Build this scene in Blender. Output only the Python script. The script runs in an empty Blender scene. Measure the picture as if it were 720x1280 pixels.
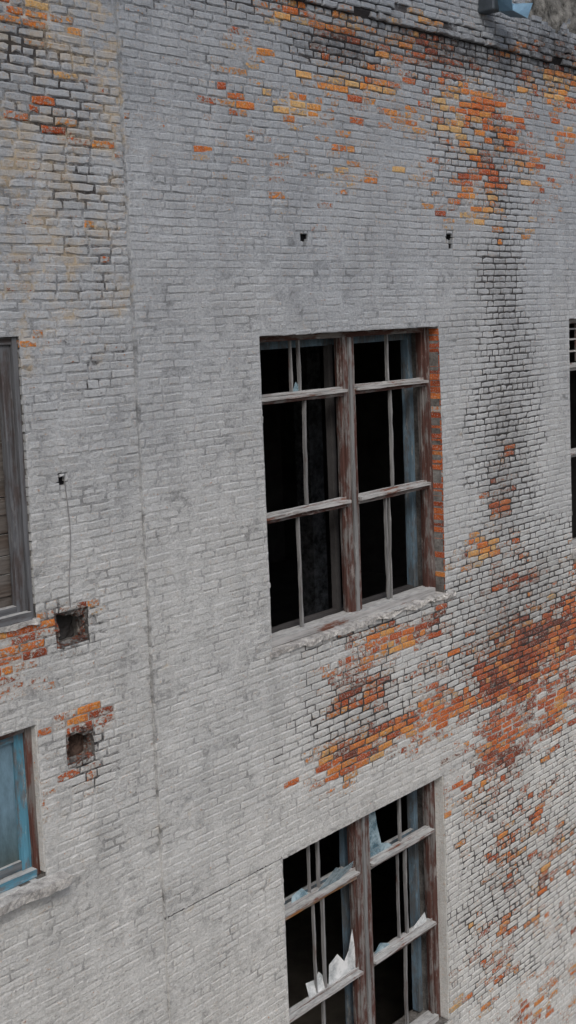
import bpy, math, random
import numpy as np
from mathutils import Vector, Matrix, noise
random.seed(7); np.random.seed(7)
scene=bpy.context.scene
COL=bpy.context.collection

# ------------------------------------------------------------------ helpers
def link(o,parent=None):
    COL.objects.link(o)
    if parent is not None: o.parent=parent
    return o
def empty(name,loc=(0,0,0),parent=None):
    o=bpy.data.objects.new(name,None); o.empty_display_size=.2; o.location=loc
    return link(o,parent)
class MB:
    def __init__(s): s.v=[];s.f=[];s.m=[];s.c=[]
    def face(s,idx,mat=0,cols=None):
        s.f.append(idx); s.m.append(mat)
        if cols is None: cols=[(0,.5,0,0)]*len(idx)
        elif isinstance(cols,tuple): cols=[cols]*len(idx)
        s.c.extend(cols)
    def build(s,name,mats,parent=None,smooth=False):
        me=bpy.data.meshes.new(name); me.from_pydata(s.v,[],s.f)
        for m in mats: me.materials.append(m)
        me.polygons.foreach_set("material_index",s.m)
        if smooth: me.polygons.foreach_set("use_smooth",[True]*len(s.f))
        a=me.color_attributes.new("wear_shade",'FLOAT_COLOR','CORNER')
        a.data.foreach_set("color",np.array(s.c,dtype=np.float32).ravel())
        me.update()
        o=bpy.data.objects.new(name,me); return link(o,parent)
def n3(x,y,z): return noise.noise(Vector((x,y,z)))
def fbm(x,y,z,o=3):
    s=0;a=1;t=0
    for i in range(o):
        s+=a*n3(x,y,z);t+=a;a*=.5;x*=2.03;y*=2.03;z*=2.03
    return s/t

def board(mb,p0,p1,axis,seg=None,j=.004,mat=0,step=.12):
    """a slightly warped timber between corners p0 and p1, long along axis"""
    p0=list(p0);p1=list(p1)
    L=p1[axis]-p0[axis]; n=max(1,int(L/step)) if seg is None else seg
    o=[i for i in range(3) if i!=axis]
    base=len(mb.v); sd=random.random()*100
    for k in range(n+1):
        t=p0[axis]+L*k/n
        wa=fbm(t*.8,sd,0,2)*j*2; wb=fbm(t*.8,0,sd,2)*j*2
        for (ua,ub) in ((0,0),(1,0),(1,1),(0,1)):
            q=[0,0,0]; q[axis]=t
            q[o[0]]=(p1 if ua else p0)[o[0]]+wa+random.uniform(-j,j)*.45
            q[o[1]]=(p1 if ub else p0)[o[1]]+wb+random.uniform(-j,j)*.45
            mb.v.append(tuple(q))
    flip=(axis==1)
    def F(l):
        mb.face(l[::-1] if flip else l,mat)
    for k in range(n):
        b=base+4*k
        for i in range(4):
            i2=(i+1)%4
            F([b+i,b+i2,b+4+i2,b+4+i])
    F([base+3,base+2,base+1,base]); b=base+4*n; F([b,b+1,b+2,b+3])

def box(mb,p0,p1,mat=0,col=None):
    b=len(mb.v); x0,y0,z0=p0;x1,y1,z1=p1
    mb.v+= [(x0,y0,z0),(x1,y0,z0),(x1,y1,z0),(x0,y1,z0),(x0,y0,z1),(x1,y0,z1),(x1,y1,z1),(x0,y1,z1)]
    for f in ([0,3,2,1],[4,5,6,7],[0,1,5,4],[1,2,6,5],[2,3,7,6],[3,0,4,7]):
        mb.face([b+i for i in f],mat,col)

def rough_block(mb,p0,p1,res=.05,amp=.012,mat=0,edge=.03,seed=0,under=0.0,col=None):
    """a crumbling mortar block: subdivided box, all faces displaced by noise"""
    dims=[max(1,int(round((p1[i]-p0[i])/res))) for i in range(3)]
    idx={}
    def vid(i,j,k):
        if (i,j,k) in idx: return idx[(i,j,k)]
        t=(i,j,k); p=[p0[a]+(p1[a]-p0[a])*t[a]/dims[a] for a in range(3)]
        n=[fbm(p[0]*6+seed,p[1]*6+a*7,p[2]*6,3) for a in range(3)]
        q=[p[a]+n[a]*amp for a in range(3)]
        if j==0:
            q[1]+=max(0,fbm(p[0]*3.1+seed,5,p[2]*2,3))*edge*2.2+random.uniform(0,edge*.5)
            if k==dims[2]: q[2]-=abs(fbm(p[0]*7+seed,9,1,2))*edge*.8
        if k==0 and under: q[2]+=max(-.3,fbm(p[0]*4+seed,3,2,3)*2.0+.1)*under
        mb.v.append(tuple(q)); idx[(i,j,k)]=len(mb.v)-1; return idx[(i,j,k)]
    a,b,c=dims
    for i in range(a):
        for j in range(b):
            mb.face([vid(i,j,0),vid(i,j+1,0),vid(i+1,j+1,0),vid(i+1,j,0)],mat,col)
            mb.face([vid(i,j,c),vid(i+1,j,c),vid(i+1,j+1,c),vid(i,j+1,c)],mat,col)
    for i in range(a):
        for k in range(c):
            mb.face([vid(i,0,k),vid(i+1,0,k),vid(i+1,0,k+1),vid(i,0,k+1)],mat,col)
            mb.face([vid(i,b,k),vid(i,b,k+1),vid(i+1,b,k+1),vid(i+1,b,k)],mat,col)
    for j in range(b):
        for k in range(c):
            mb.face([vid(0,j,k),vid(0,j,k+1),vid(0,j+1,k+1),vid(0,j+1,k)],mat,col)
            mb.face([vid(a,j,k),vid(a,j+1,k),vid(a,j+1,k+1),vid(a,j,k+1)],mat,col)

# ------------------------------------------------------------------ materials
class NT:
    def __init__(s,name):
        s.m=bpy.data.materials.new(name); s.m.use_nodes=True
        s.t=s.m.node_tree; s.n=s.t.nodes; s.b=s.n["Principled BSDF"]
        s.tc=s.n.new('ShaderNodeTexCoord').outputs['Object']
        s._z=None
    def L(s,a,b): s.t.links.new(a,b)
    def put(s,sock,v):
        if hasattr(v,'is_linked') : s.L(v,sock)
        else: sock.default_value=v
    def map(s,scale,loc=(0,0,0)):
        m=s.n.new('ShaderNodeMapping'); m.inputs['Scale'].default_value=scale; m.inputs['Location'].default_value=loc
        s.L(s.tc,m.inputs['Vector']); return m.outputs[0]
    def xyz(s):
        if s._z is None:
            s._z=s.n.new('ShaderNodeSeparateXYZ'); s.L(s.tc,s._z.inputs[0])
        return s._z.outputs
    def noise(s,scale,detail=4,rough=.6,vec=None):
        n=s.n.new('ShaderNodeTexNoise'); n.inputs['Scale'].default_value=scale; n.inputs['Detail'].default_value=detail; n.inputs['Roughness'].default_value=rough
        s.L(vec if vec is not None else s.tc,n.inputs['Vector']); return n.outputs['Fac']
    def ramp(s,fac,stops,interp='LINEAR'):
        r=s.n.new('ShaderNodeValToRGB'); r.color_ramp.interpolation=interp
        e=r.color_ramp.elements
        while len(e)<len(stops): e.new(.5)
        for el,(p,c) in zip(e,stops):
            el.position=p; el.color=(c,c,c,1) if isinstance(c,(int,float)) else (*c,1)
        s.L(fac,r.inputs[0]); return r.outputs[0]
    def math(s,op,a,b=0.0,clamp=False,c=None):
        m=s.n.new('ShaderNodeMath'); m.operation=op; m.use_clamp=clamp
        s.put(m.inputs[0],a); s.put(m.inputs[1],b)
        if c is not None: s.put(m.inputs[2],c)
        return m.outputs[0]
    def step(s,v,lo,hi):
        m=s.n.new('ShaderNodeMapRange'); m.interpolation_type='SMOOTHSTEP'
        s.put(m.inputs['Value'],v); m.inputs['From Min'].default_value=lo; m.inputs['From Max'].default_value=hi
        return m.outputs[0]
    def mix(s,f,a,b,mode='MIX'):
        m=s.n.new('ShaderNodeMix'); m.data_type='RGBA'; m.blend_type=mode
        s.put(m.inputs[0],f)
        for sock,v in ((m.inputs[6],a),(m.inputs[7],b)):
            if isinstance(v,tuple): sock.default_value=(*v,1) if len(v)==3 else v
            else: s.L(v,sock)
        return m.outputs[2]
    def bump(s,h,strength=.5,dist=.01):
        b=s.n.new('ShaderNodeBump'); b.inputs['Strength'].default_value=strength; b.inputs['Distance'].default_value=dist
        s.L(h,b.inputs['Height']); s.L(b.outputs[0],s.b.inputs['Normal'])
    def attr(s):
        a=s.n.new('ShaderNodeAttribute'); a.attribute_name="wear_shade"
        sp=s.n.new('ShaderNodeSeparateColor'); s.L(a.outputs['Color'],sp.inputs[0])
        return sp.outputs[0],sp.outputs[1],sp.outputs[2],a.outputs['Alpha']
    def fin(s,col,rough=.9,spec=.25):
        s.put(s.b.inputs['Base Color'],col if not isinstance(col,tuple) else (*col,1))
        s.put(s.b.inputs['Roughness'],rough); s.b.inputs['Specular IOR Level'].default_value=spec
        return s.m
    def up(s):
        g=s.n.new('ShaderNodeNewGeometry'); sp=s.n.new('ShaderNodeSeparateXYZ'); s.L(g.outputs['Normal'],sp.inputs[0]); return sp.outputs[2]

def paint_colour(t,rnd,tan=.35):
    """old grey paint: cool at the top of the facade, lighter and warmer lower down, mottled, with rain streaks"""
    sp=t.xyz()
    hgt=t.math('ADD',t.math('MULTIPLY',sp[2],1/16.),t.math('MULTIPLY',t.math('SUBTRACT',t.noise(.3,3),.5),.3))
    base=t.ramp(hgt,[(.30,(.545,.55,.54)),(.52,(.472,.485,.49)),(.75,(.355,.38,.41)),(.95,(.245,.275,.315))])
    mott=t.ramp(t.noise(1.1,9,.74),[(.28,.84),(.5,1.0),(.72,1.12)])
    c=t.mix(1.0,base,mott,'MULTIPLY')
    streak=t.ramp(t.noise(1,7,.7,t.map((3.5,3.5,.4))),[(.35,.82),(.55,1.0),(.8,1.10)])
    c=t.mix(.65,c,streak,'MULTIPLY')
    c=t.mix(1.0,c,t.ramp(rnd,[(0,.94),(1,1.05)]),'MULTIPLY')
    c=t.mix(.9,c,t.ramp(t.noise(38,6,.8),[(.3,.66),(.52,1.02),(.8,1.30)]),'MULTIPLY')
    # tan, washed-out flecks, thicker on the upper part of the strip beyond the joint
    left=t.math('MULTIPLY',t.step(t.math('MULTIPLY',sp[0],-1.),2.6,3.0),t.step(sp[2],10.2,12.2))
    k=t.math('ADD',t.math('MULTIPLY',left,.14),t.noise(3.0,9,.8))
    c=t.mix(t.math('MULTIPLY',t.step(k,.58,.73),tan),c,(.42,.34,.23))
    return c

def mat_brick():
    t=NT("painted_brick"); peel,rnd,dirt,soot_shade=t.attr()
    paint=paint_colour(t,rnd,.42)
    n1=t.noise(1,8,.78,t.map((11,11,22))); n2=t.noise(60,4,.7); n4=t.noise(34,7,.8)
    clay=t.ramp(t.math('ADD',rnd,t.math('MULTIPLY',t.math('SUBTRACT',t.noise(7,7,.75),.5),1.0)),[(0,(.14,.038,.022)),(.25,(.34,.068,.024)),(.5,(.51,.13,.030)),(.78,(.58,.25,.06)),(1,(.55,.36,.16))])
    clay=t.mix(1.0,clay,t.ramp(n4,[(.28,.42),(.5,.96),(.75,1.4)]),'MULTIPLY')
    clay=t.mix(t.math('MULTIPLY',t.step(n2,.53,.64),.85),clay,(.40,.38,.36))
    nn=t.math('ADD',t.math('MULTIPLY',t.math('SUBTRACT',n1,.5),2.5),t.math('MULTIPLY',t.math('SUBTRACT',n4,.5),2.7))
    v=t.math('ADD',peel,nn)
    ex=t.step(v,.54,.66)
    wash=t.math('MULTIPLY',t.step(v,.18,.56),.38)
    paint=t.mix(wash,paint,(.42,.29,.17))
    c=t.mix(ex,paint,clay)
    dn=t.step(t.math('ADD',dirt,t.math('MULTIPLY',t.math('SUBTRACT',t.noise(13,8,.8),.5),2.2)),.45,1.35)
    c=t.mix(t.math('MULTIPLY',dn,.48),c,(.075,.072,.075))
    sn=t.step(t.math('ADD',soot_shade,t.math('MULTIPLY',t.math('SUBTRACT',t.noise(9,8,.8),.5),1.7)),.25,.85)
    c=t.mix(t.math('MULTIPLY',sn,.82),c,(.03,.028,.03))
    c=t.mix(t.math('MULTIPLY',t.step(t.noise(26,4,.65),.65,.71),.6),c,(.07,.065,.065))
    h=t.math('ADD',t.math('MULTIPLY',n4,.7),t.math('MULTIPLY',n2,.3))
    h=t.math('SUBTRACT',h,t.math('MULTIPLY',ex,.35))
    t.bump(h,1.0,.022)
    return t.fin(c,.92,.2)
def mat_mortar():
    t=NT("mortar_joint"); peel,rnd,dirt,soot_shade=t.attr()
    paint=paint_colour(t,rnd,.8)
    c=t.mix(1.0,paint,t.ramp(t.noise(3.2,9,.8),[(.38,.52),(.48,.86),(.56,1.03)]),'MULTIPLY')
    bare=t.ramp(t.noise(10,6,.7),[(.3,(.16,.14,.13)),(.5,(.42,.40,.38)),(.75,(.55,.54,.52))])
    c=t.mix(t.step(t.math('ADD',peel,t.math('MULTIPLY',t.math('SUBTRACT',t.noise(8,5),.5),.8)),.25,.7),c,bare)
    dn=t.step(t.math('ADD',dirt,t.math('MULTIPLY',t.math('SUBTRACT',t.noise(3.5,9,.8),.5),1.9)),.26,.60)
    c=t.mix(t.math('MULTIPLY',dn,.92),c,(.030,.027,.028))
    sn=t.step(t.math('ADD',soot_shade,t.math('MULTIPLY',t.math('SUBTRACT',t.noise(7,7,.75),.5),1.2)),.2,.8)
    c=t.mix(sn,c,(.018,.018,.02))
    t.bump(t.noise(30,6,.75),1.0,.02)
    return t.fin(c,.95,.1)
def mat_plaster(name,a,b,scale=3):
    t=NT(name)
    c=t.ramp(t.noise(scale,9,.75),[(.38,a),(.62,b)])
    c=t.mix(.8,c,t.ramp(t.noise(scale*12,5,.7),[(.3,.6),(.6,1.1)]),'MULTIPLY')
    t.bump(t.noise(scale*7,7,.7),.9,.02); return t.fin(c,.95,.1)
def mat_wood(name,vertical=True,paint=(.072,.034,.028),grey=(.15,.143,.14),amount=.5,top=(.42,.43,.43),pale=(.38,.38,.37),flake=.42):
    t=NT(name)
    sc=(26,26,1.1) if vertical else (1.1,26,26)
    g=t.noise(1,6,.7,t.map(sc)); big=t.noise(2.4,7,.72,t.map((3,3,1) if vertical else (1,3,3)))
    w=t.ramp(g,[(.3,tuple(v*.35 for v in grey)),(.5,grey),(.78,tuple(min(1,v*1.5) for v in grey))])
    p=t.mix(1.0,paint,t.ramp(g,[(.3,.55),(.6,1.25)]),'MULTIPLY')
    f=t.step(t.math('ADD',big,t.math('MULTIPLY',t.math('SUBTRACT',g,.5),.5)),.60-amount*.3,.76-amount*.3)
    c=t.mix(f,p,w)
    fl=t.noise(1,8,.78,t.map((14,14,2.6) if vertical else (2.6,14,14),(3,1,7)))
    c=t.mix(t.math('MULTIPLY',t.step(fl,.575,.63),flake),c,pale)
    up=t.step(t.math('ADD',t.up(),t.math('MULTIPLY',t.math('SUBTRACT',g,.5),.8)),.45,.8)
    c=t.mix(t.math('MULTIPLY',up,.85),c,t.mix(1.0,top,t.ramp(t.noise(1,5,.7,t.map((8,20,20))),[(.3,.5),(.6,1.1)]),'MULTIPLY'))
    t.bump(t.math('ADD',g,t.math('MULTIPLY',fl,.6)),.9,.007); return t.fin(c,.85,.25)
def mat_glass_dirty(name,a,b,alpha=.75):
    t=NT(name)
    n=t.noise(7,6,.65)
    c=t.ramp(n,[(.35,a),(.65,b)])
    t.L(t.ramp(n,[(.35,alpha-.3),(.6,alpha+.2)]),t.b.inputs['Alpha'])
    return t.fin(c,.22,.6)
def mat_plain(name,c,rough=.9,scale=4,v=.4,metal=0,spec=.25):
    t=NT(name)
    cc=t.mix(1.0,c,t.ramp(t.noise(scale,7,.7),[(.3,1-v),(.7,1+v)]),'MULTIPLY')
    t.b.inputs['Metallic'].default_value=metal
    t.bump(t.noise(scale*8,5,.7),.4,.006)
    return t.fin(cc,rough,spec)

M_BR=mat_brick(); M_MO=mat_mortar()
M_PL=mat_plaster("weathered_render",(.03,.03,.028),(.26,.26,.25),6)
M_CORE=mat_plaster("reveal_plaster",(.09,.085,.08),(.24,.235,.23),3)
M_COLM=mat_plaster("peeling_column_plaster",(.012,.014,.016),(.11,.12,.135),7)
M_SILL=mat_plaster("crumbling_cement",(.24,.235,.23),(.62,.615,.60),9)
M_DARK=mat_plain("dark_interior",(.045,.043,.044),.95,2,.5)  # room darkness is put into this near-black colour
M_CAV=mat_plain("brick_rubble",(.06,.04,.032),.95,14,.6)
M_WV=mat_wood("brown_timber_upright",True)
M_WH=mat_wood("brown_timber_crosspiece",False,amount=.5)
M_WG=mat_wood("grey_timber_upright",True,(.10,.06,.05),(.17,.172,.175),1.0)
M_WR=mat_wood("grey_timber_crosspiece",False,(.15,.065,.045),(.30,.30,.30),.85,flake=.85)
M_OR=mat_wood("orange_brown_rail",False,(.30,.14,.05),(.22,.19,.165),.75,pale=(.38,.36,.33),flake=.7)
M_LF=mat_wood("slate_timber_upright",True,(.065,.055,.055),(.095,.10,.11),.8,flake=.25,pale=(.22,.23,.24))
M_LH=mat_wood("slate_timber_crosspiece",False,(.065,.055,.055),(.10,.105,.115),.8,flake=.25,pale=(.22,.23,.24))
M_BD=mat_wood("dull_boarding",False,(.085,.07,.062),(.10,.092,.088),.7,flake=.12)
M_BLV=mat_wood("blue_timber_upright",True,(.07,.20,.28),(.10,.11,.12),.55,pale=(.25,.33,.37),flake=.65)
M_BLH=mat_wood("blue_timber_crosspiece",False,(.07,.20,.28),(.10,.11,.12),.55,pale=(.25,.33,.37),flake=.65)
M_RB=mat_wood("red_brown_timber_upright",True,(.09,.038,.03),(.13,.12,.115),.6,flake=.5)
M_PB=mat_wood("pale_blue_timber",True,(.10,.155,.205),(.08,.09,.10),.6,flake=.35)
M_GL=mat_glass_dirty("broken_glass",(.40,.44,.46),(.68,.70,.71),.85)
M_GLB=mat_glass_dirty("broken_blue_glass",(.12,.22,.28),(.33,.43,.48),.7)
M_ROOF=mat_plain("roofing_felt",(.10,.10,.10),.9,3)
M_GROUND=mat_plain("gravel_ground",(.16,.145,.125),.95,1.2)
M_WIRE=mat_plain("old_cable",(.20,.20,.205),.7,5)

# ------------------------------------------------------------------ facade data (metres)
STEP=-2.78
XA,XB,ZA,ZB=-8.0,9.0,0.0,15.35
A=(-1.24,1.68,8.05,11.12); B=(-1.21,1.55,2.87,5.90)
L1=(-6.3,-3.95,8.95,11.22); L2=(-6.3,-4.01,6.80,8.08)
RW=(4.60,7.5,8.03,11.12)
PUT=(-3.76,-3.43,8.66,8.94); NI=(-3.72,-3.44,7.65,7.91)
OPEN=[A,B,L1,L2,RW,PUT,NI]
SMALL=[(-.61,-.50,12.03,12.10),(-.57,-.53,11.98,12.03),(1.88,2.0,12.10,12.16),(1.92,1.98,12.0,12.1),(-3.64,-3.58,10.0,10.07)]
CRACK=[(-2.74,-1.21,5.920,5.931)]
PEEL=[(-3.72,13.75,.34,.09,.70),(-3.18,13.71,.2,.06,.42),(-3.13,12.77,.21,.06,.38),(-1.24,13.68,.35,.24,.38),(-.6,13.27,.4,.17,.58),(-1.48,13.26,.31,.18,.34),
(-.2,14.16,1.0,.16,.64),(.4,13.61,.8,.24,.58),(1.39,14.05,1.1,.36,.54),(2.61,13.49,.95,.44,.74),(2.58,12.8,.75,.5,.56),(3.65,13.2,1.1,.45,.46),(4.25,14.05,1.0,.42,.64),
(.22,12.71,.5,.14,.44),(.11,13.02,.4,.12,.44),(2.56,12.38,.6,.2,.52),(4.44,13.55,.6,.6,.42),(1.07,13.35,.9,.2,.44),(1.3,12.95,.9,.3,.30),
(2.57,8.43,.5,.19,.78),(3.1,7.93,.8,.35,.42),(3.24,6.83,1.0,.56,1.06),(4.23,7.0,.8,.5,.92),(3.02,5.95,1.0,.36,.86),(1.66,6.62,.95,.24,.76),(.74,6.75,.85,.20,.66),(-.1,6.68,.65,.23,.94),
(.79,7.7,.95,.22,.74),(-.05,7.45,.4,.36,.60),(1.3,7.15,.7,.3,.42),(.5,7.2,.8,.4,.38),(2.29,5.56,.9,.22,.54),(4.0,6.1,.8,.45,.76),(3.35,4.5,1.1,.75,.40),(3.93,3.71,.85,.9,.40),(2.55,3.19,.7,.6,.42),(3.67,2.14,1.1,.5,.42),(2.27,5.15,.45,.3,.50),
(-4.0,8.86,.55,.15,.62),(-4.18,8.70,.37,.15,.8),(-4.24,8.42,.28,.1,.66),(-3.52,8.02,.34,.10,1.0),(-3.55,7.5,.16,.2,.30),(-3.97,7.4,.08,.3,.42),(-3.86,11.18,.12,.07,.7),
(5.6,7.4,1.0,.7,.7),(6.5,13.6,1.2,.6,.6),(5.8,4.2,1.2,.9,.5),(2.9,9.0,.35,.8,.38),(-3.3,13.2,.8,.8,.18),(-3.5,11.9,.6,.8,.16),(-.3,13.1,2.0,.8,.20),(3.0,12.9,1.6,.8,.24)]
DIRT=[(3.05,9.7,.75,1.8,1.0),(3.25,7.5,1.9,1.2,1.0),(2.85,4.3,1.5,2.0,.74),(4.2,4.2,1.1,2.2,.62),(.2,7.06,1.2,.65,.80),(3.04,11.6,.6,.9,.85),(1.99,14.22,4.0,.45,.8),(.16,13.98,1.1,.4,.8),(-3.26,12.4,.5,1.9,.34),(-3.7,13.3,.8,.6,.42),
(-1.06,13.15,2.0,.7,.32),(-3.7,8.85,.5,.3,.5),(-3.5,7.6,.35,.5,.5),(6,6,2,2.5,.6),(2.6,13.2,1.3,.9,.6),(3.0,12.6,.7,.8,.65),(0.3,7.93,1.6,.16,.7)]
SOOT_SHADE=[(3.15,9.8,.16,1.0,.26),(3.35,6.75,.5,.75,.42),(.16,14.0,.9,.22,.60),(3.04,11.4,.12,.3,.36),(2.4,14.2,1.6,.24,.62),(4.4,14.45,1.4,.4,.70),(-.02,7.4,.22,.4,.36),(-3.56,8.76,.26,.24,.58),(-3.56,7.72,.24,.22,.62),(3.0,7.4,.5,.4,.38),(2.9,13.3,.5,.5,.40),(3.1,12.4,.2,.5,.22),(3.6,5.8,.6,.5,.28),(-3.6,9.5,.03,.5,.25),(-2.79,8.5,.04,4.6,.42)]  # soot stains, painted shade round the holes, and a dark line along the joint
def field(x,z,L):
    m=0.
    for (a,b,c,d,s) in L:
        e=((x-a)/c)**2+((z-b)/d)**2
        if e<6:
            v=s*math.exp(-.75*e)
            if v>m: m=v
    return m
def ybase(x,z):
    y=.025 if x<STEP else 0.
    if x>STEP and z<5.93: y+=.007
    return y+.014*n3(x*.45,3,z*.45)+.004*n3(x*2.2,1,z*2.2)
def warp(x,z):
    return .011*n3(x*.5,11,z*.35)+.0055*n3(x*2.1,17,z*1.5)
def soft(x,z):
    """how thickly the paint still fills the joints (1 = thick)"""
    a=max(0,min(1,(2.1-x)/.5))*max(0,min(1,(12.4-z)/1.2))
    return a*max(0,min(1,.75+1.1*fbm(x*.9,31,z*.9,3)))
def plaster_zone(x,z):
    return z>14.78+.30*fbm(x*2.7,2,z*2.7,4) and x>3.7+.7*fbm(x*2,7,z*3.2,4)

# ------------------------------------------------------------------ wall mesh (bricks + joints + core)
W=MB()
def sub_rects(r,opens):
    out=[r]
    for o in opens:
        nxt=[]
        for (x0,x1,z0,z1) in out:
            if x1<=o[0] or x0>=o[1] or z1<=o[2] or z0>=o[3]: nxt.append((x0,x1,z0,z1)); continue
            if x0<o[0]: nxt.append((x0,o[0],z0,z1))
            if x1>o[1]: nxt.append((o[1],x1,z0,z1))
            a,b=max(x0,o[0]),min(x1,o[1])
            if z0<o[2]: nxt.append((a,b,z0,o[2]))
            if z1>o[3]: nxt.append((a,b,o[3],z1))
        out=nxt
    return [q for q in out if q[1]-q[0]>.018 and q[3]-q[2]>.018]
def worn(cx,cz):
    e=0
    if cx<STEP: e+=.32*max(0,min(1,(cz-10)/1.5))
    return e
def brick(x0,x1,z0,z1):
    cx,cz=(x0+x1)/2,(z0+z1)/2
    if plaster_zone(cx,cz): return
    P=field(cx,cz,PEEL);D=field(cx,cz,DIRT);S=field(cx,cz,SOOT_SHADE)
    lf=fbm(cx*1.6,1,cz*3.4,4)
    off=random.gauss(0,.20 if cz>12 else .16)
    peel=max(0,min(1,(P*1.05+.62*lf-.50-off)*1.5+.5))
    if P<.10: peel=min(peel,P*2.0)
    rnd=max(0,min(1,.52+random.gauss(0,.2)+.6*fbm(cx*1.1,9,cz*1.6,2)+(.18 if cz>12 else 0)-S*.4))
    if 5.2<cz<7.2 and cx>2.2: rnd=max(0,rnd-.16)
    dirt=max(0,D+.3*fbm(cx*1.3,4,cz*1.3,3)); soot_shade=S
    y=ybase(cx,cz)+max(-.003,min(.003,random.gauss(0,.0015)))
    if 14.36<cz<14.52 :
        if random.random()<.10 and cx>-.6: return
        y-=.045+random.uniform(-.012,.022)
    elif cz>14.52: y-=.02+random.uniform(-.006,.012)
    sf=soft(cx,cz)
    er=min(1,max(0,D*.9+.5*lf+worn(cx,cz)))*(1-.6*sf*(1-min(1,D*1.6)))
    w=.0014+.0048*er+.0024*random.random()
    x0+=w;x1-=w;z0+=w*.95;z1-=w*.95
    if x1-x0<.012 or z1-z0<.012: return
    jr=.0040+.0034*er
    J=lambda:random.uniform(-jr,jr)
    bx=.007+.008*random.random()+.003*er+.003*sf; yb=.145 if y<.1 else y+.1
    if cx<STEP: yb+=.03
    dep=(.0038+.0038*er)*(1-.26*sf)
    ty=random.gauss(0,.0012); tz=random.gauss(0,.0010)
    nseg=3 if x1-x0>.16 else 2
    ring=[]
    for k in range(nseg+1):
        t=k/nseg; ring.append((x0+(x1-x0)*t,z0,(1 if k==0 else -1 if k==nseg else 0),1))
    for k in range(nseg+1):
        t=1-k/nseg; ring.append((x0+(x1-x0)*t,z1,(-1 if k==0 else 1 if k==nseg else 0),-1))
    n=len(ring); b=len(W.v)
    R2=[]
    chipc=random.randrange(n) if random.random()<.18+.3*er else -1
    for k,(a,c,sx,sz) in enumerate(ring):
        m=2.8 if k==chipc else 1
        R2.append((a+J()+sx*abs(J())*m,c+J()*.85+sz*abs(J())*(m if (sx or m>1) else 0),sx,sz))
    for (a,c,_,_) in R2: W.v.append((a,yb,c+warp(a,c)))
    for (a,c,_,_) in R2: W.v.append((a,y+dep+random.uniform(0,.003),c+warp(a,c)))
    for (a,c,sx,sz) in R2:
        W.v.append((a+sx*bx,y+ty*((a-cx)/.13)+tz*sz+random.gauss(0,.0008),c+sz*bx*.85+warp(a,c)))
    col=(peel,rnd,dirt,soot_shade)
    W.face(list(range(b+2*n,b+3*n)),0,col)
    nearhole=any(o[0]-.3<cx<o[1]+.3 and o[2]-.1<cz<o[3]+.1 for o in (PUT,NI))
    for i in range(n):
        j=(i+1)%n
        W.face([b+n+i,b+n+j,b+2*n+j,b+2*n+i],0,col)
        cs=col
        if nearhole: cs=(.2,rnd,1,1.1)  # shade painted onto the brick sides inside the knocked-out holes
        if i==n-1 and abs(x0-A[1])<.03 and A[2]<cz<A[3]:   # bare reveal beside the big upper window
            cs=(1.6 if random.random()<.96 else .5,min(1,max(0,random.gauss(.36,.14))),.35,.08 if cz<10.4 else .35)
        W.face([b+i,b+j,b+n+j,b+n+i],0,cs)
BL=.245; H=.0735
def course(xa,xb,z0,z1,row,phase):
    hdr=(row%6==3)
    bl=BL/2 if hdr else BL
    off=(BL/4 if hdr else (BL/2 if row%2 else 0))+phase+random.gauss(0,.018)
    e=xa+(off%bl); xs=[xa]
    while e<xb-.03:
        if e-xs[-1]>.04: xs.append(e)
        l=bl+random.gauss(0,.009)
        if not hdr and random.random()<.13: l=BL/2
        if not hdr and random.random()<.05: l=.18
        e+=l
    xs.append(xb)
    for a,c in zip(xs[:-1],xs[1:]):
        for q in sub_rects((a,c,z0,z1),OPEN+SMALL+CRACK): brick(*q)
for sec,(xa,xb,ph) in enumerate(((XA,STEP,.03),(STEP,XB,0))):
    z=ZA+ph-H; row=0
    while z<ZB:
        z0=max(z,ZA); z1=min(z+H,ZB)
        if z1-z0>.03: course(xa if sec==0 else xa+random.uniform(-.008,.012),xb,z0,z1,row,sec*.05)
        z+=H; row+=1
# joint bed
def lin(a,b,st): return list(np.linspace(a,b,int((b-a)/st)+1))
ex=.005
xs=set(np.round(lin(XA,XB,.06),4)); zs=set(np.round(lin(ZA,ZB,.06),4))
for o in OPEN:
    xs|={round(o[0]-ex,4),round(o[1]+ex,4)}; zs|={round(o[2]-ex,4),round(o[3]+ex,4)}
for o in SMALL:
    xs|={o[0],o[1]}; zs|={o[2],o[3]}
xs|={STEP-.004,STEP+.004}; zs|={5.910,5.918,5.926,5.934,5.942}
xs=sorted(xs);zs=sorted(zs)
gi=np.zeros((len(xs),len(zs)),dtype=int); gc={}
for i,x in enumerate(xs):
    for j,z in enumerate(zs):
        P=field(x,z,PEEL);D=field(x,z,DIRT);S=field(x,z,SOOT_SHADE)
        lf=fbm(x*1.6,1,z*3.4,4); sf=soft(x,z); d=max(0,D+.35*fbm(x*1.5,4,z*1.5,3)*(1-.5*sf)+.30*worn(x,z))
        y=ybase(x,z)+.0028-.0008*sf+.010*min(1,max(0,d))+.0015*n3(x*9,0,z*9)+max(-.0018,.0045*fbm(x*2.4,21,z*2.4,3))
        if STEP<x<-1.2 and abs(z-5.926)<.009: y+=.012; S=max(S,.62+.25*n3(x*3,0,5))  # crack is recessed and also darkened in the colour
        if x>1.7 and abs(z-11.14)<.03: y+=.004; d+=.25
        if 14.38<z<14.5: y-=.035
        elif z>=14.5: y-=.014
        if plaster_zone(x,z): y-=.012-.05*fbm(x*4,0,z*4,3)
        for o in SMALL:
            if o[0]-.001<=x<=o[1]+.001 and o[2]-.001<=z<=o[3]+.001: y+=.055; S=1.2  # near-black colour paints the shade inside the small holes
        gi[i,j]=len(W.v); W.v.append((x,y,z)); gc[(i,j)]=(max(0,min(1,P*1.1+.4*lf)),.5,d,S)
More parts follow.
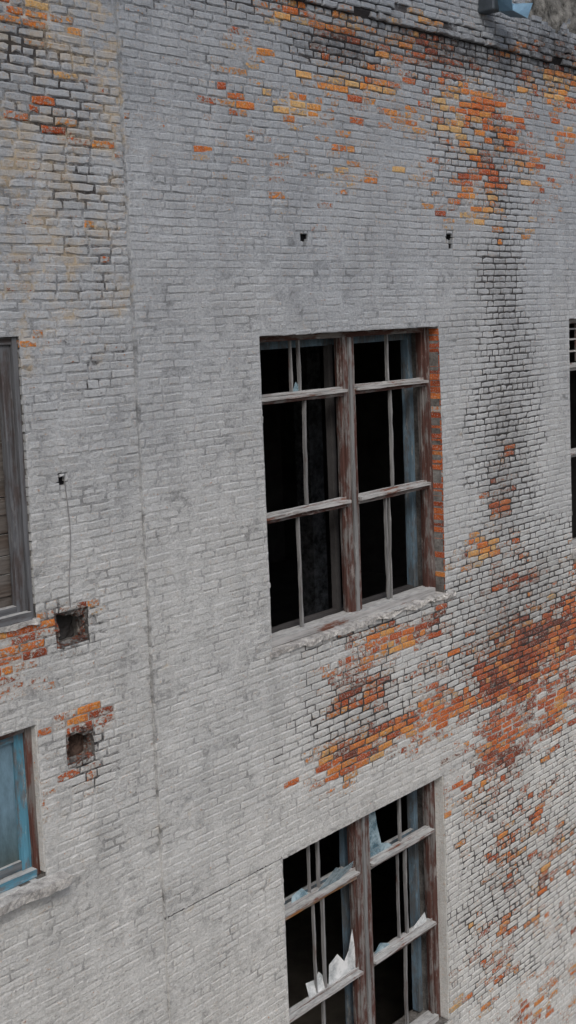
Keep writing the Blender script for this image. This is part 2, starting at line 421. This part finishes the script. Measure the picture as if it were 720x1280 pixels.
for i in range(len(xs)-1):
    for j in range(len(zs)-1):
        cx,cz=(xs[i]+xs[i+1])/2,(zs[j]+zs[j+1])/2
        if any(o[0]-ex<cx<o[1]+ex and o[2]-ex<cz<o[3]+ex for o in OPEN): continue
        pz=plaster_zone(cx,cz)
        W.face([int(gi[i,j]),int(gi[i+1,j]),int(gi[i+1,j+1]),int(gi[i,j+1])],2 if pz else 1,[gc[(i,j)],gc[(i+1,j)],gc[(i+1,j+1)],gc[(i,j+1)]])
# thick core behind, with the openings cut through it
ex=.006
cxs=sorted({XA,XB}|{o[0]-ex for o in OPEN}|{o[1]+ex for o in OPEN}); czs=sorted({ZA,ZB}|{o[2]-ex for o in OPEN}|{o[3]+ex for o in OPEN})
Y0,Y1=.095,.50
def solid(i,j):
    if i<0 or j<0 or i>=len(cxs)-1 or j>=len(czs)-1: return False
    cx,cz=(cxs[i]+cxs[i+1])/2,(czs[j]+czs[j+1])/2
    return not any(o[0]-ex<cx<o[1]+ex and o[2]-ex<cz<o[3]+ex for o in OPEN)
def quad(a,b,c,d,mat,col=(.3,.5,.3,0)):
    n=len(W.v); W.v.extend([a,b,c,d]); W.face([n,n+1,n+2,n+3],mat,col)
for i in range(len(cxs)-1):
    for j in range(len(czs)-1):
        if not solid(i,j): continue
        x0,x1,z0,z1=cxs[i],cxs[i+1],czs[j],czs[j+1]
        quad((x0,Y0,z0),(x1,Y0,z0),(x1,Y0,z1),(x0,Y0,z1),3)
        quad((x0,Y1,z0),(x0,Y1,z1),(x1,Y1,z1),(x1,Y1,z0),3)
        f=.025
        if x0<STEP: f=.045
        if not solid(i-1,j): quad((x0,f,z0),(x0,f,z1),(x0,Y1,z1),(x0,Y1,z0),3)
        if not solid(i+1,j): quad((x1,f,z0),(x1,Y1,z0),(x1,Y1,z1),(x1,f,z1),3)
        if not solid(i,j-1): quad((x0,f,z0),(x0,Y1,z0),(x1,Y1,z0),(x1,f,z0),3)
        if not solid(i,j+1): quad((x0,f,z1),(x1,f,z1),(x1,Y1,z1),(x0,Y1,z1),3)

bld=empty("brick_building",(0,0,0))
bld["label"]="derelict grey painted brick building with peeling orange patches"
bld["category"]="building"
wall=W.build("wall",[M_BR,M_MO,M_PL,M_CORE],bld)

# shell: side/back walls, floors, roof
s=MB()
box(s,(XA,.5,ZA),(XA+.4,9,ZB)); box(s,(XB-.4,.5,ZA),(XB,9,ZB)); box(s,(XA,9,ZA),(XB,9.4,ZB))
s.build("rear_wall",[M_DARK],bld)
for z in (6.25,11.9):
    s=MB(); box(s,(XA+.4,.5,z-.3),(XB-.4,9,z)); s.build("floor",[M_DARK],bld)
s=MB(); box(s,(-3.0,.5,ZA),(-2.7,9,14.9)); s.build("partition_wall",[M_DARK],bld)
s=MB(); box(s,(XA,.15,ZB),(XB,9.4,ZB+.12)); s.build("roof",[M_ROOF],bld)
# plastered pillars standing inside the upper room
for (px_,py_) in ((3.0,3.2),(6.2,3.2)):
    s=MB(); rough_block(s,(px_,py_,6.25),(px_+.28,py_+.28,11.59),.2,.01,0,.01,int(px_*3)); s.build("pillar",[M_COLM],bld)
# rough cavities where bricks have been knocked out
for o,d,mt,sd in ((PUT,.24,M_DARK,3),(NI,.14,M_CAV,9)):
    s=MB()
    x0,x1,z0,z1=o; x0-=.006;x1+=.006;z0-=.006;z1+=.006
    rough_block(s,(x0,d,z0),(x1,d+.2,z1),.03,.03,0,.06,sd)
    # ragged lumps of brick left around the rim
    cc=(.55,.35,1.0,.62)  # rim colour darkened, painting shade into the holes
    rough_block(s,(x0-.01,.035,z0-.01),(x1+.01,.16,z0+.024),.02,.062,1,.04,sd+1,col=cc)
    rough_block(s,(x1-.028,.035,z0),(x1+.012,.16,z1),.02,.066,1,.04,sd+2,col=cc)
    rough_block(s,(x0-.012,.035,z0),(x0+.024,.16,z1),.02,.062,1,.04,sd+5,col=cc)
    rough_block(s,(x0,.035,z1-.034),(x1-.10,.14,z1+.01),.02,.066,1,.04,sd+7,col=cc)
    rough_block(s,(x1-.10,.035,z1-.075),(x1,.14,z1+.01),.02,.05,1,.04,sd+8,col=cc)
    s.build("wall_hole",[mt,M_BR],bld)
# cable stub hanging down the wall
s=MB(); pts=[]
n=16
for k in range(n+1):
    t=k/n; pts.append((-3.605+.025*math.sin(t*5)+.01*t,.004+.005*math.sin(t*9),10.03-1.05*t))
b=len(s.v)
for (x,y,z) in pts:
    for q in range(5):
        a=q*math.tau/5; s.v.append((x+.0045*math.cos(a),y+.0045*math.sin(a),z))
for k in range(n):
    for q in range(5):
        s.face([b+5*k+q,b+5*k+(q+1)%5,b+5*k+5+(q+1)%5,b+5*k+5+q],0)
s.build("hanging_cable",[M_WIRE],bld)

# ------------------------------------------------------------------ windows
def shard(mb,pts,y,th=.004,tilt=0):
    b=len(mb.v);n=len(pts)
    z0=min(p[1] for p in pts)
    for dy in (0,th):
        for (x,z) in pts: mb.v.append((x,y+dy+(z-z0)*tilt,z))
    mb.face(list(range(b,b+n)),0); mb.face(list(range(b+2*n-1,b+n-1,-1)),0)
    for i in range(n):
        j=(i+1)%n; mb.face([b+i,b+n+i,b+n+j,b+j],0)

def window(o,transoms,munt,mull,wood,name="window",mullion_w=.2,label=None,fy=.15,bead=True,stile=.032,rails=None,fr=.07,fx=.02,lip=.04):
    x0,x1,z0,z1=o
    wv,wh,wg,wr=wood
    w=empty(name,((x0+x1)/2,fy,z0),bld)
    inv=Matrix.Translation(-Vector(w.location))
    if label: w["label"]=label
    def part(mb,nm,mats):
        ob=mb.build(nm,mats,w); ob.data.transform(inv); return ob
    f=MB()
    board(f,(x0,fy,z0+.002),(x0+fr,fy+.11,z1),2,mat=0)
    board(f,(x1-fr-fx,fy-.01,z0+.002),(x1-.003,fy+.11,z1),2,mat=0)
    board(f,(x0+fr-.004,fy+.004,z1-.06),(x1-fr-fx+.004,fy+.10,z1-.002),0,mat=1)
    board(f,(x0+fr-.004,fy-lip,z0+.003),(x1-fr-fx+.004,fy+.12,z0+.072),0,mat=2,j=.007)
    hw=mullion_w/2
    zz=[z0+.075]+transoms+[z1-.06]
    for r in range(len(zz)-1):
        a=zz[r]+(.035 if r>0 else -.02); b=zz[r+1]-(.050 if r+1<len(zz)-1 else -.01)
        if stile:
            for xx in (x0+fr-.003,x1-fr-fx+.004-stile): board(f,(xx,fy+.018,a),(xx+stile,fy+.058,b),2,mat=0,j=.003)
    part(f,"frame",[wv,wh,wr])
    m=MB()
    if mull is not None:
        board(m,(mull-hw,fy-.008,z0+.070),(mull-.012,fy+.11,z1-.058),2,mat=0)
        board(m,(mull+.014,fy-.004,z0+.070),(mull+hw,fy+.11,z1-.058),2,mat=0)
        if bead: board(m,(mull-.022,fy-.030,z0+.074),(mull+.024,fy+.07,z1-.064),2,mat=1)
        for r in range(len(zz)-1):
            a=zz[r]+(.035 if r>0 else 0); b=zz[r+1]-(.050 if r+1<len(zz)-1 else 0)
            for xx in (mull-hw-stile+.002,mull+hw-.002): board(m,(xx,fy+.018,a),(xx+stile,fy+.058,b),2,mat=0,j=.003)
        part(m,"mullion",[wv,wg])
        halves=((x0+fr-.002,mull-hw+.002),(mull+hw-.002,x1-fr-fx+.002))
    else: halves=((x0+fr-.002,x1-fr-fx+.002),)
    for hi,half in enumerate(halves):
        for ti,t in enumerate(transoms):
            tm=MB(); d=random.uniform(-.012,.012)
            board(tm,(half[0],fy-.05,t-.010+d),(half[1],fy+.10,t+.020+d),0,mat=0,j=.008)
            board(tm,(half[0]+.001,fy-.008,t-.052+d-(.02 if rails and (hi,ti) in rails else 0)),(half[1]-.001,fy+.09,t-.008+d),0,mat=1)
            board(tm,(half[0]+.001,fy+.012,t+.018+d),(half[1]-.001,fy+.06,t+.046+d),0,mat=0)
            rm=(rails or {}).get((hi,ti))
            part(tm,"transom",[wr,rm or wh])
    for (x,r,wd) in munt:
        g=MB()
        a=zz[r]+(.042 if r>0 else -.01); b=zz[r+1]-(.050 if r+1<len(zz)-1 else -.01)
        board(g,(x-wd/2,fy+.02,a),(x+wd/2,fy+.055,b),2,mat=0,j=.007)
        part(g,"glazing_bar",[wg])
    return w,part

brown=(M_WV,M_WH,M_WG,M_WR)
mA=[(-.50,2,.024),(-.62,2,.014),(-.45,1,.026),(-.60,0,.024),(.95,2,.024),(.98,1,.024),(.84,0,.024),(.90,0,.013)]
wA,pA=window(A,[9.32,10.50],mA,.24,brown,label="tall paneless window with brown timber frame and bare brick reveal",mullion_w=.18,lip=.07)
def glass(pfun,pts,y,mat,tilt=0):
    g=MB(); shard(g,pts,y,.004,tilt); pfun(g,"glass_shard",[mat])
glass(pA,[(-.60,10.545),(-.48,10.545),(-.50,10.60),(-.55,10.64)],.19,M_GLB)
s=MB(); board(s,(1.56,.36,8.1),(1.64,.46,11.06),2,mat=0); board(s,(-1.2,.36,8.1),(-1.1,.46,11.06),2,mat=0)
board(s,(-1.11,.37,10.98),(1.57,.45,11.06),0,mat=0); board(s,(.18,.37,8.1),(.25,.44,10.99),2,mat=1); board(s,(-1.11,.37,8.06),(1.57,.45,8.12),0,mat=1)
pA(s,"inner_frame",[M_PB,M_DARK])
s=MB(); rough_block(s,(-1.28,-.03,7.985),(.36,.15,8.048),.03,.007,0,.026,1,.04); rough_block(s,(.34,-.045,7.998),(1.84,.15,8.053),.025,.016,0,.065,4,.05)
pA(s,"sill",[M_SILL])
mB=[(-.50,2,.028),(-.64,2,.014),(-.46,1,.028),(-.60,1,.016),(-.5,0,.028),(.92,2,.028),(1.0,1,.028),(.86,1,.014),(.95,0,.028)]
wB,pB=window(B,[4.10,5.24],mB,.20,brown,mullion_w=.24,label="tall brown timber window with jagged broken glass",rails={(0,1):M_OR})
glass(pB,[(-.72,4.13),(-.44,4.13),(-.42,4.22),(-.50,4.32),(-.58,4.27),(-.72,4.29)],.175,M_GL,.3)
glass(pB,[(-.40,4.13),(.05,4.13),(.055,4.34),(.02,4.60),(-.05,4.38),(-.13,4.29),(-.24,4.42),(-.38,4.36)],.185,M_GL)
glass(pB,[(-.55,5.27),(-.20,5.26),(-.03,5.36),(-.06,5.44),(-.22,5.41),(-.38,5.50),(-.46,5.38)],.155,M_GLB,-.5)
glass(pB,[(-.95,5.27),(-.66,5.27),(-.74,5.36),(-.90,5.34)],.17,M_GLB,.4)
glass(pB,[(.36,5.27),(.80,5.27),(.70,5.34),(.58,5.38),(.52,5.60),(.48,5.835),(.36,5.835)],.19,M_GLB)
glass(pB,[(.38,4.13),(.70,4.13),(.62,4.18),(.50,4.23)],.19,M_GLB)
glass(pB,[(1.05,4.13),(1.38,4.13),(1.36,4.24),(1.20,4.19)],.18,M_GL,.15)
s=MB(); board(s,(1.42,.36,2.9),(1.49,.46,5.86),2,mat=0); board(s,(.15,.37,2.9),(.22,.44,5.86),2,mat=0)
board(s,(-1.15,.37,5.16),(1.43,.42,5.20),0,mat=0); board(s,(-1.2,.36,2.9),(-1.14,.46,5.86),2,mat=0)
pB(s,"inner_frame",[M_PB])
s=MB(); rough_block(s,(1.542,.016,2.88),(1.565,.139,5.895),.05,.006,0,.008,2,col=(.05,.5,.15,0)); pB(s,"reveal",[M_BR])
# upper-left window, partly boarded up
slate=(M_LF,M_LH,M_LF,M_LH)
wL,pL=window(L1,[],[(-5.6,0,.03)],-5.1,slate,label="boarded up window with weathered grey brown timber frame",fy=.06,fr=.035,fx=.01,stile=0)
s=MB(); board(s,(-4.085,.085,8.99),(-3.998,.15,11.19),2,mat=0,j=.006); board(s,(-6.25,.087,8.99),(-4.084,.148,9.07),0,mat=1); board(s,(-6.25,.087,11.10),(-4.084,.148,11.19),0,mat=1)
pL(s,"casement",[M_LF,M_LH])
s=MB(); z=8.99
while z<11.2:
    h=random.uniform(.13,.18); board(s,(-6.3,.20+random.uniform(0,.02),z),(-3.96,.235+random.uniform(0,.01),min(z+h-.008,11.21)),0,mat=0,j=.006); z+=h
board(s,(-4.42,.17,9.0),(-4.34,.198,11.15),2,mat=1,j=.006)
pL(s,"boarding",[M_BD,M_LF])
s=MB(); rough_block(s,(-6.35,-.005,8.905),(-3.93,.07,8.955),.04,.008,0,.02,8,.02); pL(s,"sill",[M_SILL])
# lower-left blue window
wS,pS=window(L2,[],[],None,(M_RB,M_WH,M_BLV,M_BLH),label="small window with flaking blue paint and projecting sill",fy=.11,fr=.048,fx=.014,stile=0)
s=MB(); board(s,(-4.165,.135,6.87),(-4.066,.20,8.02),2,mat=0,j=.006); board(s,(-6.2,.137,6.873),(-4.164,.198,6.95),0,mat=1,j=.006); board(s,(-6.2,.137,7.96),(-4.164,.198,8.02),0,mat=1); board(s,(-5.3,.15,6.95),(-5.22,.19,7.95),2,mat=0)
pS(s,"casement",[M_BLV,M_BLH])
s=MB(); rough_block(s,(-4.016,.035,6.83),(-3.998,.10,8.075),.05,.006,0,.008,22,col=(.12,.5,.2,0)); pS(s,"reveal",[M_BR])
def mat_pane():
    t=NT("dusty_blue_glass")
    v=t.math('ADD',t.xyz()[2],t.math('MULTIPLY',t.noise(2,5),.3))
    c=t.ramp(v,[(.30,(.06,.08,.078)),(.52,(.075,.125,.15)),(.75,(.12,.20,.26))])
    c=t.mix(.8,c,t.ramp(t.noise(1,8,.75,t.map((12,12,4))),[(.3,.55),(.6,1.15)]),'MULTIPLY')
    return t.fin(c,.18,.6)
g=MB(); box(g,(-6.2,.17,6.9),(-4.15,.175,8.0)); pS(g,"glass",[mat_pane()])
s=MB(); rough_block(s,(-6.4,-.11,6.70),(-3.85,.11,6.785),.04,.009,0,.03,12,.018); pS(s,"sill",[M_SILL])
# right window
wR,pR=window(RW,[9.32,10.5],[(5.4,2,.03),(5.4,1,.03),(5.4,0,.03),(6.8,1,.03)],6.1,(M_WG,M_WR,M_WG,M_WR),label="tall paneless window with grey brown timber frame",fy=.12)
s=MB()
for z in (10.68,10.84,10.98): board(s,(4.68,.16,z),(6.0,.18,z+.022),0,mat=0)
for x in (4.82,5.05): board(s,(x,.158,10.55),(x+.025,.182,11.06),2,mat=1)
pR(s,"small_pane_lattice",[M_WR,M_RB])
s=MB(); rough_block(s,(4.55,-.05,7.96),(7.6,.15,8.035),.06,.010,0,.03,20,.04); pR(s,"sill",[M_SILL])

# ------------------------------------------------------------------ metal rain outlet at the roof edge
dr=empty("metal_rain_spout",(2.70,-.04,14.74))
dr["label"]="blue grey sheet metal spout jutting from the roof edge"; dr["category"]="rain spout"
M_MET=mat_plain("galvanised_sheet",(.07,.085,.10),.45,6,.35,.5,.5)
M_MET2=mat_plain("faded_blue_sheet",(.12,.22,.31),.42,5,.35,.3,.5)
s=MB()
box(s,(-.10,-.18,-.05),(.08,.10,.25))
ob=s.build("bracket",[M_MET],dr)
bv=ob.modifiers.new("b",'BEVEL'); bv.width=.02; bv.segments=2
s=MB()
P=[(-.02,-.17,.10),(.02,-.17,-.05),(.26,-.17,-.08),(.34,-.17,.08)]
Q=[(-.05,-.38,.06),(-.02,-.38,-.09),(.30,-.38,-.13),(.42,-.38,.06)]
b=len(s.v); s.v+=P+Q
for i in range(3): s.face([b+i,b+i+1,b+5+i,b+4+i],0)
s.face([b,b+3,b+2,b+1],0)
ob=s.build("spout",[M_MET2],dr); so=ob.modifiers.new("s",'SOLIDIFY'); so.thickness=.008

# ------------------------------------------------------------------ ground
g=MB(); R0=600
g.v+=[(-R0,-R0,0),(R0,-R0,0),(R0,R0,0),(-R0,R0,0)]; g.face([0,1,2,3],0)
gr=g.build("ground",[M_GROUND]); gr.location.z=-.004; gr["kind"]="structure"

# ------------------------------------------------------------------ light
sun_dir=Vector((-.45,-.60,.77)).normalized()
el=math.asin(sun_dir.z); az=math.atan2(sun_dir.x,sun_dir.y)
wd=bpy.data.worlds.new("World"); scene.world=wd; wd.use_nodes=True
nt=wd.node_tree; sk=nt.nodes.new('ShaderNodeTexSky'); sk.sky_type='NISHITA'; sk.sun_disc=False
sk.sun_elevation=el; sk.sun_rotation=az; sk.dust_density=4; sk.air_density=1.0; sk.ozone_density=1
bg=nt.nodes['Background']; nt.links.new(sk.outputs[0],bg.inputs[0]); bg.inputs[1].default_value=.13
sl=bpy.data.lights.new("sun",'SUN'); sl.energy=1.4; sl.angle=math.radians(20); sl.color=(1,.985,.955)
so=bpy.data.objects.new("sun",sl); link(so); so.rotation_euler=sun_dir.to_track_quat('Z','Y').to_euler(); so.location=(-10,-15,30)
# ------------------------------------------------------------------ camera
c=bpy.data.cameras.new("camera"); co=bpy.data.objects.new("camera",c); link(co)
c.sensor_width=36; c.lens=42.19; c.shift_y=-.0641; c.clip_end=2000
X=Vector((.6759,.105,-.7294)); Yv=Vector((-.7359,.043,-.6757)); Zv=Vector((-.0396,.9935,.1064))
co.matrix_world=Matrix.Translation((-9.5,-7.962,11.285)) @ Matrix((X,Yv,Zv)).to_4x4()
scene.camera=co
scene.view_settings.view_transform='Standard'; scene.view_settings.look='None'; scene.view_settings.exposure=0
